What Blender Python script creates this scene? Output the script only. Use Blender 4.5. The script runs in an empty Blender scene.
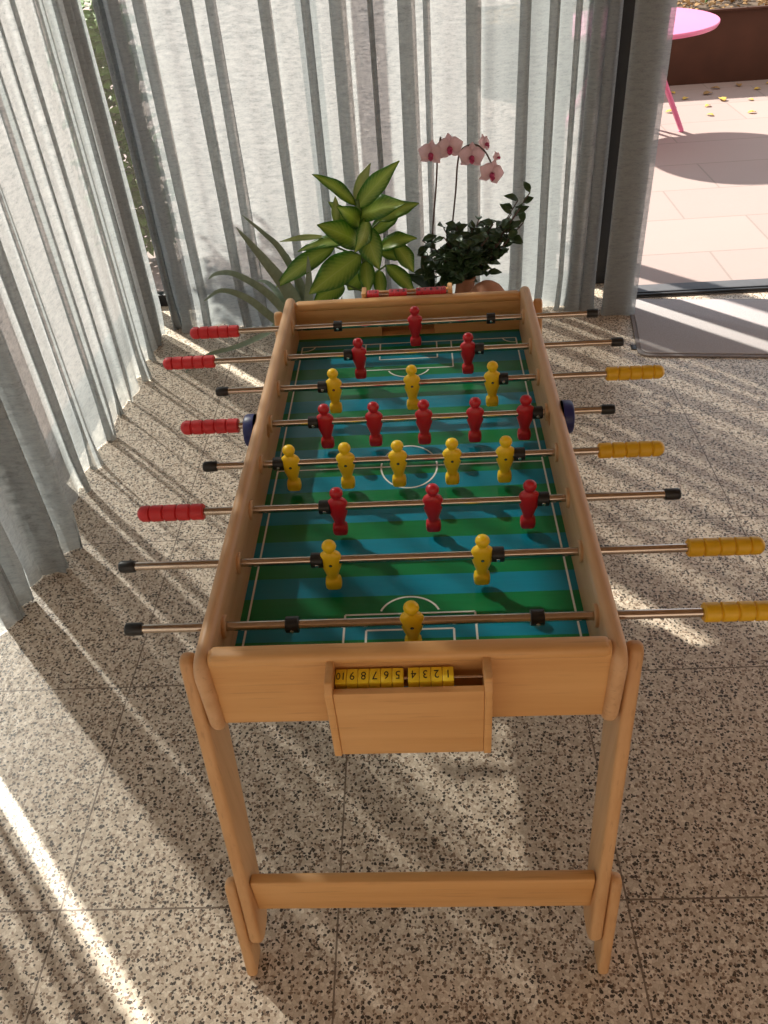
import bpy, bmesh, math, random
from mathutils import Vector, Matrix
random.seed(7)
C = bpy.context.scene.collection
PI = math.pi

# ------------------------------------------------------------------ camera
cam_d = bpy.data.cameras.new('camera')
cam = bpy.data.objects.new('camera', cam_d); C.objects.link(cam)
rt = Vector((0.99770661, 0.02029324, -0.06457329))
up = Vector((0.03699294, 0.63543717, 0.77126592))
fw = Vector((-0.05668375, 0.77188586, -0.63322916))
M = Matrix((rt, up, -fw)).transposed().to_4x4()
M.translation = Vector((0.04343234, -0.86754614, 1.73318718))
cam.matrix_world = M
cam_d.sensor_fit = 'VERTICAL'; cam_d.sensor_height = 36.0
cam_d.lens = 822.8674 / 1024 * 36
cam_d.clip_start = 0.05
bpy.context.scene.camera = cam

# ------------------------------------------------------------------ light
vs = bpy.context.scene.view_settings
vs.view_transform = 'Standard'; vs.look = 'None'; vs.gamma = 1.0
vs.use_curve_mapping = False
vs.exposure = 0.12
bpy.context.scene.cycles.max_bounces = 10
bpy.context.scene.cycles.transparent_max_bounces = 24

SUN_E = math.radians(38.0)
sd = Vector((0.69 * math.cos(SUN_E), -0.724 * math.cos(SUN_E), -math.sin(SUN_E)))
sun_d = bpy.data.lights.new('sun', 'SUN'); sun_d.energy = 12.0
sun_d.angle = 0.02; sun_d.color = (1.0, 0.94, 0.85)
sun = bpy.data.objects.new('sun', sun_d); C.objects.link(sun)
sun.rotation_euler = sd.to_track_quat('-Z', 'Y').to_euler()
sun.location = (-4, 5, 6)

world = bpy.data.worlds.new('sky'); bpy.context.scene.world = world
world.use_nodes = True
nt = world.node_tree; nt.nodes.clear()
tc = nt.nodes.new('ShaderNodeTexCoord'); sx = nt.nodes.new('ShaderNodeSeparateXYZ')
nt.links.new(tc.outputs['Generated'], sx.inputs[0])
rmp = nt.nodes.new('ShaderNodeValToRGB')
mr = nt.nodes.new('ShaderNodeMapRange'); mr.inputs['From Min'].default_value = -1; mr.inputs['From Max'].default_value = 1
nt.links.new(sx.outputs['Y'], mr.inputs['Value']); nt.links.new(mr.outputs[0], rmp.inputs[0])
e = rmp.color_ramp.elements
e[0].position = 0.15; e[0].color = (1.0, 0.80, 0.62, 1)
e[1].position = 0.75; e[1].color = (0.80, 0.92, 1.05, 1)
bg = nt.nodes.new('ShaderNodeBackground'); bg.inputs['Strength'].default_value = 1.15
out = nt.nodes.new('ShaderNodeOutputWorld')
nt.links.new(rmp.outputs[0], bg.inputs[0]); nt.links.new(bg.outputs[0], out.inputs[0])

# ------------------------------------------------------------------ helpers
def srgb(r, g, b):
    f = lambda c: (c / 12.92) if c <= 0.04045 else ((c + 0.055) / 1.055) ** 2.4
    return (f(r / 255), f(g / 255), f(b / 255), 1)

def newmat(name):
    m = bpy.data.materials.new(name); m.use_nodes = True
    n = m.node_tree; n.nodes.clear()
    o = n.nodes.new('ShaderNodeOutputMaterial')
    return m, n, o

def N(n, kind, **kw):
    x = n.nodes.new(kind)
    for k, v in kw.items():
        if k.startswith('i_'): x.inputs[k[2:].replace('_', ' ')].default_value = v
        else: setattr(x, k, v)
    return x

def math_n(n, op, a, b=None, c=None):
    x = n.nodes.new('ShaderNodeMath'); x.operation = op
    for i, v in enumerate((a, b, c)):
        if v is None: continue
        if isinstance(v, (int, float)): x.inputs[i].default_value = v
        else: n.links.new(v, x.inputs[i])
    return x.outputs[0]

def mixc(n, fac, a, b):
    x = n.nodes.new('ShaderNodeMix'); x.data_type = 'RGBA'
    for i, v in ((0, fac), (6, a), (7, b)):
        if isinstance(v, (int, float)): x.inputs[i].default_value = v
        elif isinstance(v, tuple): x.inputs[i].default_value = v
        else: n.links.new(v, x.inputs[i])
    return x.outputs[2]

def ramp(n, fac, stops):
    r = n.nodes.new('ShaderNodeValToRGB'); n.links.new(fac, r.inputs[0])
    el = r.color_ramp.elements
    while len(el) < len(stops): el.new(0.5)
    for k, (p, c) in enumerate(stops):
        el[k].position = p; el[k].color = c if len(c) == 4 else (*c, 1)
    return r.outputs[0]

def principled(n, o, **kw):
    p = n.nodes.new('ShaderNodeBsdfPrincipled')
    for k, v in kw.items():
        key = k.replace('_', ' ')
        if isinstance(v, (int, float, tuple)): p.inputs[key].default_value = v
        else: n.links.new(v, p.inputs[key])
    n.links.new(p.outputs[0], o.inputs[0])
    return p

def coords(n, scale=(1, 1, 1), rot=(0, 0, 0), kind='Object'):
    t = n.nodes.new('ShaderNodeTexCoord'); mp = n.nodes.new('ShaderNodeMapping')
    mp.inputs['Scale'].default_value = scale; mp.inputs['Rotation'].default_value = rot
    n.links.new(t.outputs[kind], mp.inputs[0]); return mp.outputs[0]

def noise(n, vec, scale, detail=4, rough=0.5):
    x = n.nodes.new('ShaderNodeTexNoise'); x.inputs['Scale'].default_value = scale
    x.inputs['Detail'].default_value = detail; x.inputs['Roughness'].default_value = rough
    n.links.new(vec, x.inputs['Vector']); return x.outputs['Fac']

def plain(name, col, rough=0.5, metal=0.0, var=0.0, scale=30, spec=0.5, coat=0.0):
    m, n, o = newmat(name)
    if var:
        f = noise(n, coords(n), scale, 3)
        c = mixc(n, f, tuple(max(0, x * (1 - var)) for x in col[:3]) + (1,), tuple(min(1, x * (1 + var)) for x in col[:3]) + (1,))
    else: c = col
    principled(n, o, Base_Color=c, Roughness=rough, Metallic=metal, Specular_IOR_Level=spec, Coat_Weight=coat)
    return m

def wood(name, grain, light, dark, rough=0.45):
    m, n, o = newmat(name)
    sc = {'x': (1.2, 22, 22), 'y': (22, 1.2, 22), 'z': (22, 22, 1.2)}[grain]
    v = coords(n, sc)
    f1 = noise(n, v, 1.6, 5, 0.6)
    sc2 = {'x': (9, 160, 160), 'y': (160, 9, 160), 'z': (160, 160, 9)}[grain]
    f2 = noise(n, coords(n, sc2), 1.0, 2, 0.5)
    c = ramp(n, f1, [(0.25, dark), (0.5, tuple((a + b) / 2 for a, b in zip(light, dark))), (0.8, light)])
    fl = ramp(n, f2, [(0.60, (0, 0, 0, 1)), (0.72, (1, 1, 1, 1))])
    fk = math_n(n, 'MULTIPLY', fl, 0.22)
    c2 = mixc(n, fk, c, tuple(x * 0.45 for x in dark[:3]) + (1,))
    principled(n, o, Base_Color=c2, Roughness=rough, Specular_IOR_Level=0.4)
    return m

def obj(name, bm, mats, parent=None, loc=(0, 0, 0), rot=(0, 0, 0), smooth=True, angle=35):
    me = bpy.data.meshes.new(name)
    bmesh.ops.recalc_face_normals(bm, faces=bm.faces[:])
    bm.to_mesh(me); bm.free()
    for m in (mats if isinstance(mats, (list, tuple)) else [mats]): me.materials.append(m)
    if smooth:
        me.polygons.foreach_set('use_smooth', [True] * len(me.polygons))
        me.set_sharp_from_angle(angle=math.radians(angle))
    o = bpy.data.objects.new(name, me); C.objects.link(o)
    o.location = loc; o.rotation_euler = rot
    if parent: o.parent = parent
    return o

def tag(o, label, cat=None, group=None, kind=None):
    if label: o['label'] = label
    if cat: o['category'] = cat
    if group: o['group'] = group
    if kind: o['kind'] = kind
    return o

def empty(name, loc, label, cat, group=None, rotz=0):
    o = bpy.data.objects.new(name, None); C.objects.link(o)
    o.location = loc; o.rotation_euler = (0, 0, rotz); o.empty_display_size = 0.05
    return tag(o, label, cat, group)

def struct(o):
    o['kind'] = 'structure'; return o

def copy_tree(o, parent=None):
    c = o.copy(); C.objects.link(c)
    if parent: c.parent = parent
    for ch in list(o.children): copy_tree(ch, c)
    return c

def bx(bm, x0, x1, y0, y1, z0, z1, bev=0.0, seg=2, mi=0):
    t = bmesh.new()
    vs_ = [t.verts.new(p) for p in ((x0, y0, z0), (x1, y0, z0), (x1, y1, z0), (x0, y1, z0), (x0, y0, z1), (x1, y0, z1), (x1, y1, z1), (x0, y1, z1))]
    for q in ((0, 3, 2, 1), (4, 5, 6, 7), (0, 1, 5, 4), (1, 2, 6, 5), (2, 3, 7, 6), (3, 0, 4, 7)): t.faces.new([vs_[i] for i in q])
    if bev: bmesh.ops.bevel(t, geom=t.edges[:], offset=bev, segments=seg, profile=0.5, affect='EDGES')
    merge(bm, t, mi); return bm

def merge(bm, t, mi=0, mat=None):
    for f in t.faces: f.material_index = mi if mi is not None else f.material_index
    me = bpy.data.meshes.new('tmp'); t.to_mesh(me); t.free()
    if mat is not None: me.transform(mat)
    bm.from_mesh(me); bpy.data.meshes.remove(me)

def prism(bm, poly, axis, a0, a1, bev=0.0, seg=3, mi=0):
    # poly in the two other axes (x->yz, y->xz, z->xy)
    t = bmesh.new()
    def P(u, v, w):
        return {'x': (w, u, v), 'y': (u, w, v), 'z': (u, v, w)}[axis]
    A = [t.verts.new(P(u, v, a0)) for u, v in poly]; B = [t.verts.new(P(u, v, a1)) for u, v in poly]
    t.faces.new(A[::-1]); t.faces.new(B)
    k = len(poly)
    for i in range(k): t.faces.new((A[i], A[(i + 1) % k], B[(i + 1) % k], B[i]))
    bmesh.ops.recalc_face_normals(t, faces=t.faces[:])
    if bev:
        caps = [e for e in t.edges if sum(1 for f in e.link_faces if len(f.verts) == k) == 1]
        bmesh.ops.bevel(t, geom=caps, offset=bev, segments=seg, profile=0.5, affect='EDGES')
    merge(bm, t, mi); return bm

def rounded_poly(pts, radii, n=6):
    out_ = []
    k = len(pts)
    for i in range(k):
        p0, p, p1 = Vector(pts[i - 1]), Vector(pts[i]), Vector(pts[(i + 1) % k]); r = radii[i]
        if r <= 0: out_.append(tuple(p)); continue
        a = (p0 - p).normalized(); b = (p1 - p).normalized()
        ang = a.angle(b); d = r / math.tan(ang / 2)
        A = p + a * d; B = p + b * d
        cen = p + (a + b).normalized() * (r / math.sin(ang / 2))
        va, vb = A - cen, B - cen
        th = va.angle_signed(vb)
        for s in range(n + 1):
            t = -th * s / n
            out_.append((cen.x + va.x * math.cos(t) - va.y * math.sin(t), cen.y + va.x * math.sin(t) + va.y * math.cos(t)))
    return out_

def lathe(bm, prof, mat=None, seg=24, mi=0, sq=None):
    # prof: (z, rx, ry, power)
    t = bmesh.new(); rings = []
    for pr in prof:
        z, rx = pr[0], pr[1]; ry = pr[2] if len(pr) > 2 else rx; pw = pr[3] if len(pr) > 3 else 2
        if rx < 1e-6: rings.append([t.verts.new((0, 0, z))]); continue
        ring = []
        for k in range(seg):
            a = 2 * PI * (k + .5) / seg; c, s = math.cos(a), math.sin(a)
            ring.append(t.verts.new((rx * math.copysign(abs(c) ** (2 / pw), c), ry * math.copysign(abs(s) ** (2 / pw), s), z)))
        rings.append(ring)
    for A, B in zip(rings, rings[1:]):
        if len(A) == 1 and len(B) == 1: continue
        for k in range(seg):
            k1 = (k + 1) % seg
            if len(A) == 1: t.faces.new((A[0], B[k], B[k1]))
            elif len(B) == 1: t.faces.new((A[k], A[k1], B[0]))
            else: t.faces.new((A[k], A[k1], B[k1], B[k]))
    for r_ in (rings[0], rings[-1]):
        if len(r_) > 2: t.faces.new(r_)
    merge(bm, t, mi, mat); return bm

def tube(bm, pts, radii, seg=10, mi=0):
    pts = [Vector(p) for p in pts]
    if isinstance(radii, (int, float)): radii = [radii] * len(pts)
    t = bmesh.new(); rings = []
    ref = Vector((0, 0, 1))
    for i, p in enumerate(pts):
        d = (pts[min(i + 1, len(pts) - 1)] - pts[max(i - 1, 0)]).normalized()
        if abs(d.dot(ref)) > 0.95: rr = Vector((1, 0, 0))
        else: rr = ref
        a = d.cross(rr).normalized(); b = d.cross(a).normalized()
        rings.append([t.verts.new(p + (a * math.cos(2 * PI * k / seg) + b * math.sin(2 * PI * k / seg)) * radii[i]) for k in range(seg)])
    for A, B in zip(rings, rings[1:]):
        best = min(range(seg), key=lambda s: sum((A[k].co - B[(k + s) % seg].co).length for k in range(0, seg, 2)))
        for k in range(seg): t.faces.new((A[k], A[(k + 1) % seg], B[(k + 1 + best) % seg], B[(k + best) % seg]))
    t.faces.new(rings[0]); t.faces.new(rings[-1])
    merge(bm, t, mi); return bm

def spline(pts, n=8):
    P = [Vector(p) for p in pts]; P = [P[0] * 2 - P[1]] + P + [P[-1] * 2 - P[-2]]; o_ = []
    for i in range(1, len(P) - 2):
        for k in range(n):
            t = k / n
            o_.append(0.5 * ((2 * P[i]) + (P[i + 1] - P[i - 1]) * t + (2 * P[i - 1] - 5 * P[i] + 4 * P[i + 1] - P[i + 2]) * t * t + (3 * P[i] - P[i - 1] - 3 * P[i + 1] + P[i + 2]) * t ** 3))
    o_.append(P[-2]); return o_

def cut(o, cutter_bm):
    me = bpy.data.meshes.new('cutter'); bmesh.ops.recalc_face_normals(cutter_bm, faces=cutter_bm.faces[:])
    cutter_bm.to_mesh(me); cutter_bm.free()
    c = bpy.data.objects.new('cutter', me); C.objects.link(c)
    md = o.modifiers.new('holes', 'BOOLEAN'); md.object = c; md.operation = 'DIFFERENCE'; md.solver = 'EXACT'
    bpy.context.view_layer.update()
    nm = bpy.data.meshes.new_from_object(o.evaluated_get(bpy.context.evaluated_depsgraph_get()))
    o.modifiers.clear(); old = o.data; o.data = nm; nm.name = old.name
    bpy.data.objects.remove(c); bpy.data.meshes.remove(me); bpy.data.meshes.remove(old)
    nm.set_sharp_from_angle(angle=math.radians(35))

AX = {'x': Matrix.Rotation(PI / 2, 4, 'Y'), 'y': Matrix.Rotation(-PI / 2, 4, 'X'), 'z': Matrix.Identity(4)}
def cyl(bm, axis, c, r, a0, a1, bev=0.0, seg=24, mi=0):
    prof = [(a0, r - bev), (a0 + bev, r), (a1 - bev, r), (a1, r - bev)] if bev else [(a0, r), (a1, r)]
    cc = {'x': (0, c[0], c[1]), 'y': (c[0], 0, c[1]), 'z': (c[0], c[1], 0)}[axis]
    lathe(bm, prof, Matrix.Translation(cc) @ AX[axis], seg, mi); return bm

def text_bm(bm, s, size, mat, mi, depth=0.0002):
    cu = bpy.data.curves.new('t', 'FONT'); cu.body = s; cu.size = size; cu.extrude = depth
    cu.align_x = 'CENTER'; cu.align_y = 'CENTER'; cu.resolution_u = 2
    t = bpy.data.objects.new('t', cu); C.objects.link(t)
    bpy.context.view_layer.update()
    me = bpy.data.meshes.new_from_object(t.evaluated_get(bpy.context.evaluated_depsgraph_get()))
    me.transform(mat); b2 = bmesh.new(); b2.from_mesh(me)
    merge(bm, b2, mi)
    bpy.data.objects.remove(t); bpy.data.curves.remove(cu); bpy.data.meshes.remove(me)

# ------------------------------------------------------------------ materials
def terrazzo():
    m, n, o = newmat('terrazzo')
    v = coords(n)
    def vor(scale, feat='F1'):
        x = n.nodes.new('ShaderNodeTexVoronoi'); x.inputs['Scale'].default_value = scale; x.feature = feat; x.voronoi_dimensions = '2D'
        n.links.new(v2, x.inputs['Vector']); return x
    # warp so chips are not convex cells
    nz = n.nodes.new('ShaderNodeTexNoise'); nz.inputs['Scale'].default_value = 210; n.links.new(v, nz.inputs['Vector'])
    vm = n.nodes.new('ShaderNodeVectorMath'); vm.operation = 'SCALE'; vm.inputs['Scale'].default_value = 0.007
    n.links.new(nz.outputs['Color'], vm.inputs[0])
    va = n.nodes.new('ShaderNodeVectorMath'); n.links.new(v, va.inputs[0]); n.links.new(vm.outputs[0], va.inputs[1]); v2 = va.outputs[0]
    a = vor(128); sa = n.nodes.new('ShaderNodeSeparateColor'); n.links.new(a.outputs['Color'], sa.inputs[0])
    base = ramp(n, sa.outputs[0], [(0.0, (0.46, 0.365, 0.28)), (0.35, (0.58, 0.48, 0.375)), (0.6, (0.72, 0.63, 0.52)), (1.0, (0.52, 0.42, 0.32))])
    ed = vor(128, 'DISTANCE_TO_EDGE')
    gl = math_n(n, 'LESS_THAN', ed.outputs['Distance'], 0.07)
    c = mixc(n, math_n(n, 'MULTIPLY', gl, 0.45), base, (0.36, 0.28, 0.215, 1))
    for sc, pr, rad, col, ch in ((112, 0.17, 0.42, (0.050, 0.036, 0.028, 1), 1), (200, 0.20, 0.46, (0.085, 0.060, 0.044, 1), 2), (160, 0.20, 0.50, (0.24, 0.165, 0.115, 1), 1)):
        w = vor(sc); sw = n.nodes.new('ShaderNodeSeparateColor'); n.links.new(w.outputs['Color'], sw.inputs[0])
        f = math_n(n, 'MULTIPLY', math_n(n, 'LESS_THAN', sw.outputs[ch], pr), math_n(n, 'LESS_THAN', w.outputs['Distance'], rad))
        c = mixc(n, f, c, col)
    # joints of the 0.6 m grid
    g = coords(n, (1 / .6, 1 / .6, 1), (0, 0, 0))
    mp = [x for x in n.nodes if x.type == 'MAPPING'][-1]
    mp.vector_type = 'TEXTURE'; mp.inputs['Scale'].default_value = (.6, .6, 1); mp.inputs['Rotation'].default_value = (0, 0, math.radians(0.52)); mp.inputs['Location'].default_value = (-0.781, -0.062, 0)
    sp = n.nodes.new('ShaderNodeSeparateXYZ'); n.links.new(mp.outputs[0], sp.inputs[0])
    ln = None
    for ax in ('X', 'Y'):
        fr = math_n(n, 'FRACT', math_n(n, 'ADD', sp.outputs[ax], 0.5))
        d = math_n(n, 'ABSOLUTE', math_n(n, 'SUBTRACT', fr, 0.5))
        l = math_n(n, 'LESS_THAN', d, 0.0034)
        ln = l if ln is None else math_n(n, 'MAXIMUM', ln, l)
    c = mixc(n, math_n(n, 'MULTIPLY', ln, 0.9), c, (0.15, 0.105, 0.075, 1))
    principled(n, o, Base_Color=c, Roughness=0.42, Specular_IOR_Level=0.35)
    return m

def curtain_mat():
    m, n, o = newmat('linen_sheer')
    slub = noise(n, coords(n, (4, 4, 15)), 8.0, 4, 0.7)
    fine = noise(n, coords(n, (14, 14, 34)), 9.0, 3, 0.6)
    s = math_n(n, 'ADD', math_n(n, 'MULTIPLY', slub, 0.65), math_n(n, 'MULTIPLY', fine, 0.35))
    mr_ = n.nodes.new('ShaderNodeMapRange'); n.links.new(s, mr_.inputs['Value']); mr_.inputs['From Min'].default_value = 0.34; mr_.inputs['From Max'].default_value = 0.66; s = mr_.outputs[0]
    tr = n.nodes.new('ShaderNodeMapRange'); n.links.new(s, tr.inputs['Value'])
    tr.inputs['From Min'].default_value = 0.15; tr.inputs['From Max'].default_value = 0.85
    tr.inputs['To Min'].default_value = 0.08; tr.inputs['To Max'].default_value = 0.30
    col = mixc(n, s, (0.27, 0.281, 0.283, 1), (0.57, 0.592, 0.596, 1))
    df = N(n, 'ShaderNodeBsdfDiffuse'); n.links.new(col, df.inputs[0])
    tl = N(n, 'ShaderNodeBsdfTranslucent'); n.links.new(col, tl.inputs[0])
    tp = N(n, 'ShaderNodeBsdfTransparent')
    m1 = N(n, 'ShaderNodeMixShader'); m1.inputs[0].default_value = 0.50
    n.links.new(df.outputs[0], m1.inputs[1]); n.links.new(tl.outputs[0], m1.inputs[2])
    m2 = N(n, 'ShaderNodeMixShader'); n.links.new(tr.outputs[0], m2.inputs[0])
    n.links.new(m1.outputs[0], m2.inputs[1]); n.links.new(tp.outputs[0], m2.inputs[2])
    n.links.new(m2.outputs[0], o.inputs[0])
    return m

def glass_mat():
    m, n, o = newmat('window_glass')
    tp = N(n, 'ShaderNodeBsdfTransparent'); tp.inputs[0].default_value = (0.96, 0.98, 0.97, 1)
    gl = N(n, 'ShaderNodeBsdfGlossy'); gl.inputs['Roughness'].default_value = 0.02
    mx = N(n, 'ShaderNodeMixShader'); mx.inputs[0].default_value = 0.06
    n.links.new(tp.outputs[0], mx.inputs[1]); n.links.new(gl.outputs[0], mx.inputs[2]); n.links.new(mx.outputs[0], o.inputs[0])
    return m

def paving_mat():
    m, n, o = newmat('paving')
    v = coords(n, (1, 1, 1), (0, 0, math.radians(-1)))
    b = n.nodes.new('ShaderNodeTexBrick'); n.links.new(v, b.inputs[0])
    b.offset = 0.35; b.inputs['Scale'].default_value = 1.0; b.inputs['Brick Width'].default_value = 0.95; b.inputs['Row Height'].default_value = 0.46
    b.inputs['Mortar Size'].default_value = 0.006; b.inputs['Mortar Smooth'].default_value = 0.1
    b.inputs['Color1'].default_value = (0.30, 0.225, 0.205, 1); b.inputs['Color2'].default_value = (0.335, 0.255, 0.23, 1); b.inputs['Mortar'].default_value = (0.20, 0.16, 0.14, 1)
    f = noise(n, v, 60, 4, 0.7); f2 = noise(n, v, 2.2, 3, 0.6)
    c = mixc(n, math_n(n, 'MULTIPLY', f, 0.5), b.outputs[0], (0.36, 0.28, 0.255, 1))
    c = mixc(n, math_n(n, 'MULTIPLY', f2, 0.28), c, (0.26, 0.20, 0.18, 1))
    principled(n, o, Base_Color=c, Roughness=0.85)
    return m

def leaf_mat(name, edge, centre, vein, rough=0.35):
    m, n, o = newmat(name)
    uv = n.nodes.new('ShaderNodeUVMap'); sp = n.nodes.new('ShaderNodeSeparateXYZ'); n.links.new(uv.outputs[0], sp.inputs[0])
    u = math_n(n, 'ABSOLUTE', math_n(n, 'SUBTRACT', sp.outputs[0], 0.5))      # 0 midrib .. .5 edge
    v = sp.outputs[1]
    nz = noise(n, coords(n), 55, 3, 0.6)
    ph = math_n(n, 'MULTIPLY', math_n(n, 'SUBTRACT', v, math_n(n, 'MULTIPLY', u, 0.55)), 75.0)
    wave = math_n(n, 'MULTIPLY_ADD', math_n(n, 'SINE', ph), 0.03, math_n(n, 'MULTIPLY', nz, 0.20))
    d = math_n(n, 'ADD', u, wave)
    c = ramp(n, d, [(0.16, centre), (0.40, tuple((a + b) / 2 for a, b in zip(edge, centre))), (0.54, edge)])
    rib = math_n(n, 'LESS_THAN', u, 0.018)
    c = mixc(n, math_n(n, 'MULTIPLY', rib, 0.7), c, (*vein[:3], 1))
    p = n.nodes.new('ShaderNodeBsdfPrincipled'); n.links.new(c, p.inputs['Base Color']); p.inputs['Roughness'].default_value = rough
    tl = N(n, 'ShaderNodeBsdfTranslucent'); n.links.new(c, tl.inputs[0])
    mx = N(n, 'ShaderNodeMixShader'); mx.inputs[0].default_value = 0.45
    n.links.new(p.outputs[0], mx.inputs[1]); n.links.new(tl.outputs[0], mx.inputs[2]); n.links.new(mx.outputs[0], o.inputs[0])
    return m

def thin_mat(name, col, rough=0.5, tl_=0.3, var=0.2, scale=40):
    m, n, o = newmat(name)
    c = mixc(n, noise(n, coords(n), scale, 3), tuple(x * (1 - var) for x in col[:3]) + (1,), tuple(min(1, x * (1 + var)) for x in col[:3]) + (1,))
    p = n.nodes.new('ShaderNodeBsdfPrincipled'); n.links.new(c, p.inputs['Base Color']); p.inputs['Roughness'].default_value = rough
    tl = N(n, 'ShaderNodeBsdfTranslucent'); n.links.new(c, tl.inputs[0])
    mx = N(n, 'ShaderNodeMixShader'); mx.inputs[0].default_value = tl_
    n.links.new(p.outputs[0], mx.inputs[1]); n.links.new(tl.outputs[0], mx.inputs[2]); n.links.new(mx.outputs[0], o.inputs[0])
    return m

W_L, W_D = (0.71, 0.405, 0.165, 1), (0.59, 0.305, 0.108, 1)
m_wx = wood('beech_x', 'x', W_L, W_D); m_wy = wood('beech_y', 'y', (0.68, 0.42, 0.23, 1), (0.54, 0.305, 0.145, 1)); m_wz = wood('beech_z', 'z', (0.69, 0.42, 0.21, 1), (0.55, 0.295, 0.125, 1))
m_floor = terrazzo(); m_curt = curtain_mat(); m_glass = glass_mat(); m_pave = paving_mat()
m_steel = plain('rod_steel', (0.55, 0.47, 0.40, 1), 0.16, 1.0, 0.08, 60)
m_black = plain('black_rubber', (0.012, 0.012, 0.013, 1), 0.42, 0, 0.2)
m_red = plain('red_plastic', (0.50, 0.012, 0.022, 1), 0.35, 0, 0.05)
m_redh = plain('red_handle', (0.58, 0.022, 0.028, 1), 0.45, 0, 0.08)
m_yel = plain('yellow_plastic', (0.93, 0.61, 0.012, 1), 0.38, 0, 0.05)
m_yelh = plain('yellow_handle', (0.70, 0.40, 0.010, 1), 0.45, 0, 0.08)
m_screw = plain('screw_steel', (0.75, 0.75, 0.75, 1), 0.25, 1.0)
m_blue = plain('blue_plastic', (0.012, 0.018, 0.12, 1), 0.4, 0, 0.1)
m_white = plain('field_line', (0.80, 0.82, 0.78, 1), 0.3)
m_yblk = plain('yellow_block', (0.95, 0.70, 0.03, 1), 0.45)
m_rblk = plain('red_block', (0.62, 0.02, 0.035, 1), 0.45)
m_ink = plain('ink', (0.012, 0.010, 0.008, 1), 0.6)
m_dark = plain('dark_frame', (0.022, 0.022, 0.024, 1), 0.5, 0.3, 0.2)
m_ceil = wood('ceiling_wood', 'y', (0.40, 0.26, 0.15, 1), (0.30, 0.18, 0.10, 1), 0.6)
m_wall = plain('white_plaster', (0.80, 0.77, 0.72, 1), 0.9, 0, 0.03)
m_mat = plain('mat_pile', (0.34, 0.305, 0.305, 1), 0.95, 0, 0.35, 260)
m_matb = plain('mat_border', (0.22, 0.195, 0.195, 1), 0.8, 0, 0.2, 120)
m_sill = plain('sill_metal', (0.075, 0.075, 0.08, 1), 0.6, 0.2, 0.2)
m_rust = plain('rusty_steel', (0.062, 0.022, 0.012, 1), 0.9, 0, 0.3, 6)
m_soil = plain('soil', (0.10, 0.065, 0.04, 1), 0.95, 0, 0.5, 40)
m_pink = plain('pink_paint', (0.72, 0.17, 0.34, 1), 0.35, 0, 0.03)
m_terra = plain('terracotta', (0.36, 0.16, 0.09, 1), 0.8, 0, 0.2, 25)
m_potw = plain('white_pot', (0.78, 0.78, 0.76, 1), 0.3)
m_potg = plain('grey_pot', (0.36, 0.35, 0.32, 1), 0.8, 0, 0.15)
m_alu = plain('grey_alu', (0.35, 0.36, 0.36, 1), 0.45, 0.5)

def field_mat():
    m, n, o = newmat('playfield_print')
    v = coords(n); sp = n.nodes.new('ShaderNodeSeparateXYZ'); n.links.new(v, sp.inputs[0])
    k = math_n(n, 'MODULO', math_n(n, 'FLOOR', math_n(n, 'DIVIDE', math_n(n, 'ADD', sp.outputs['Y'], 1.0 - 0.032 + 0.046), 0.0523)), 2.0)
    nz = noise(n, coords(n, (3, 40, 1)), 3, 3)
    g = mixc(n, nz, (0.000, 0.150, 0.042, 1), (0.004, 0.20, 0.062, 1)); b = mixc(n, nz, (0.000, 0.185, 0.275, 1), (0.002, 0.235, 0.345, 1))
    c = mixc(n, k, g, b)
    principled(n, o, Base_Color=c, Roughness=0.28, Specular_IOR_Level=0.5)
    return m
m_field = field_mat()

# ------------------------------------------------------------------ setting
bm = bmesh.new(); bx(bm, -1.42, 0.96, -4.2, 2.98, -0.06, 0.0); bx(bm, 0.96, 4.2, -4.2, 2.742, -0.06, 0.0); struct(obj('floor', bm, m_floor, smooth=False))
bm = bmesh.new(); bx(bm, -1.5, 4.2, -4.2, 3.05, 2.66, 2.8); struct(obj('ceiling', bm, m_ceil, smooth=False))
bm = bmesh.new(); bx(bm, 4.0, 4.2, -4.2, 2.86, 0.0, 2.66); struct(obj('wall_right', bm, m_wall, smooth=False))
bm = bmesh.new(); bx(bm, -12, 14, 2.98, 16, -0.10, -0.005); bx(bm, 0.96, 14, 2.876, 2.98, -0.10, -0.005); bx(bm, -12, -1.42, -6, 2.98, -0.10, -0.005)
struct(obj('ground', bm, m_pave, smooth=False))
# threshold of the open door
bm = bmesh.new(); bx(bm, 0.97, 4.0, 2.742, 2.874, -0.02, 0.006, 0.003); bx(bm, 0.97, 4.0, 2.748, 2.762, 0.006, 0.016, 0.002, mi=1); bx(bm, 0.97, 4.0, 2.776, 2.786, 0.006, 0.014, 0.002, mi=1)
o_ = obj('door_threshold', bm, [m_sill, m_dark]); struct(o_); o_.name = 'trim_1'
# window behind the left curtain
wl = bmesh.new()
bx(wl, -1.40, -1.32, -4.2, 2.98, 0.0, 0.06, 0.004); bx(wl, -1.40, -1.32, -4.2, 2.98, 2.58, 2.66, 0.004)
for y in (-3.0, -1.5, 0.0, 1.5): bx(wl, -1.40, -1.32, y - .03, y + .03, 0.06, 2.58, 0.004)
w1 = struct(obj('window_1', wl, m_dark))
bm = bmesh.new(); bx(bm, -1.363, -1.357, -4.2, 2.9, 0.06, 2.58); obj('pane', bm, m_glass, w1, smooth=False)
wb = bmesh.new()
bx(wb, -1.40, 0.96, 2.92, 2.97, 0.0, 0.06, 0.004); bx(wb, -1.40, 0.96, 2.92, 2.97, 2.58, 2.66, 0.004)
for x0, x1 in ((-1.40, -1.34), (-0.42, -0.34), (0.48, 0.68), (0.825, 0.945)): bx(wb, x0, x1, 2.92, 2.97, 0.06, 2.58, 0.004)  # third upright, hidden by the curtain, is widened to shade the curtain end
w2 = struct(obj('window_2', wb, m_dark))
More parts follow.
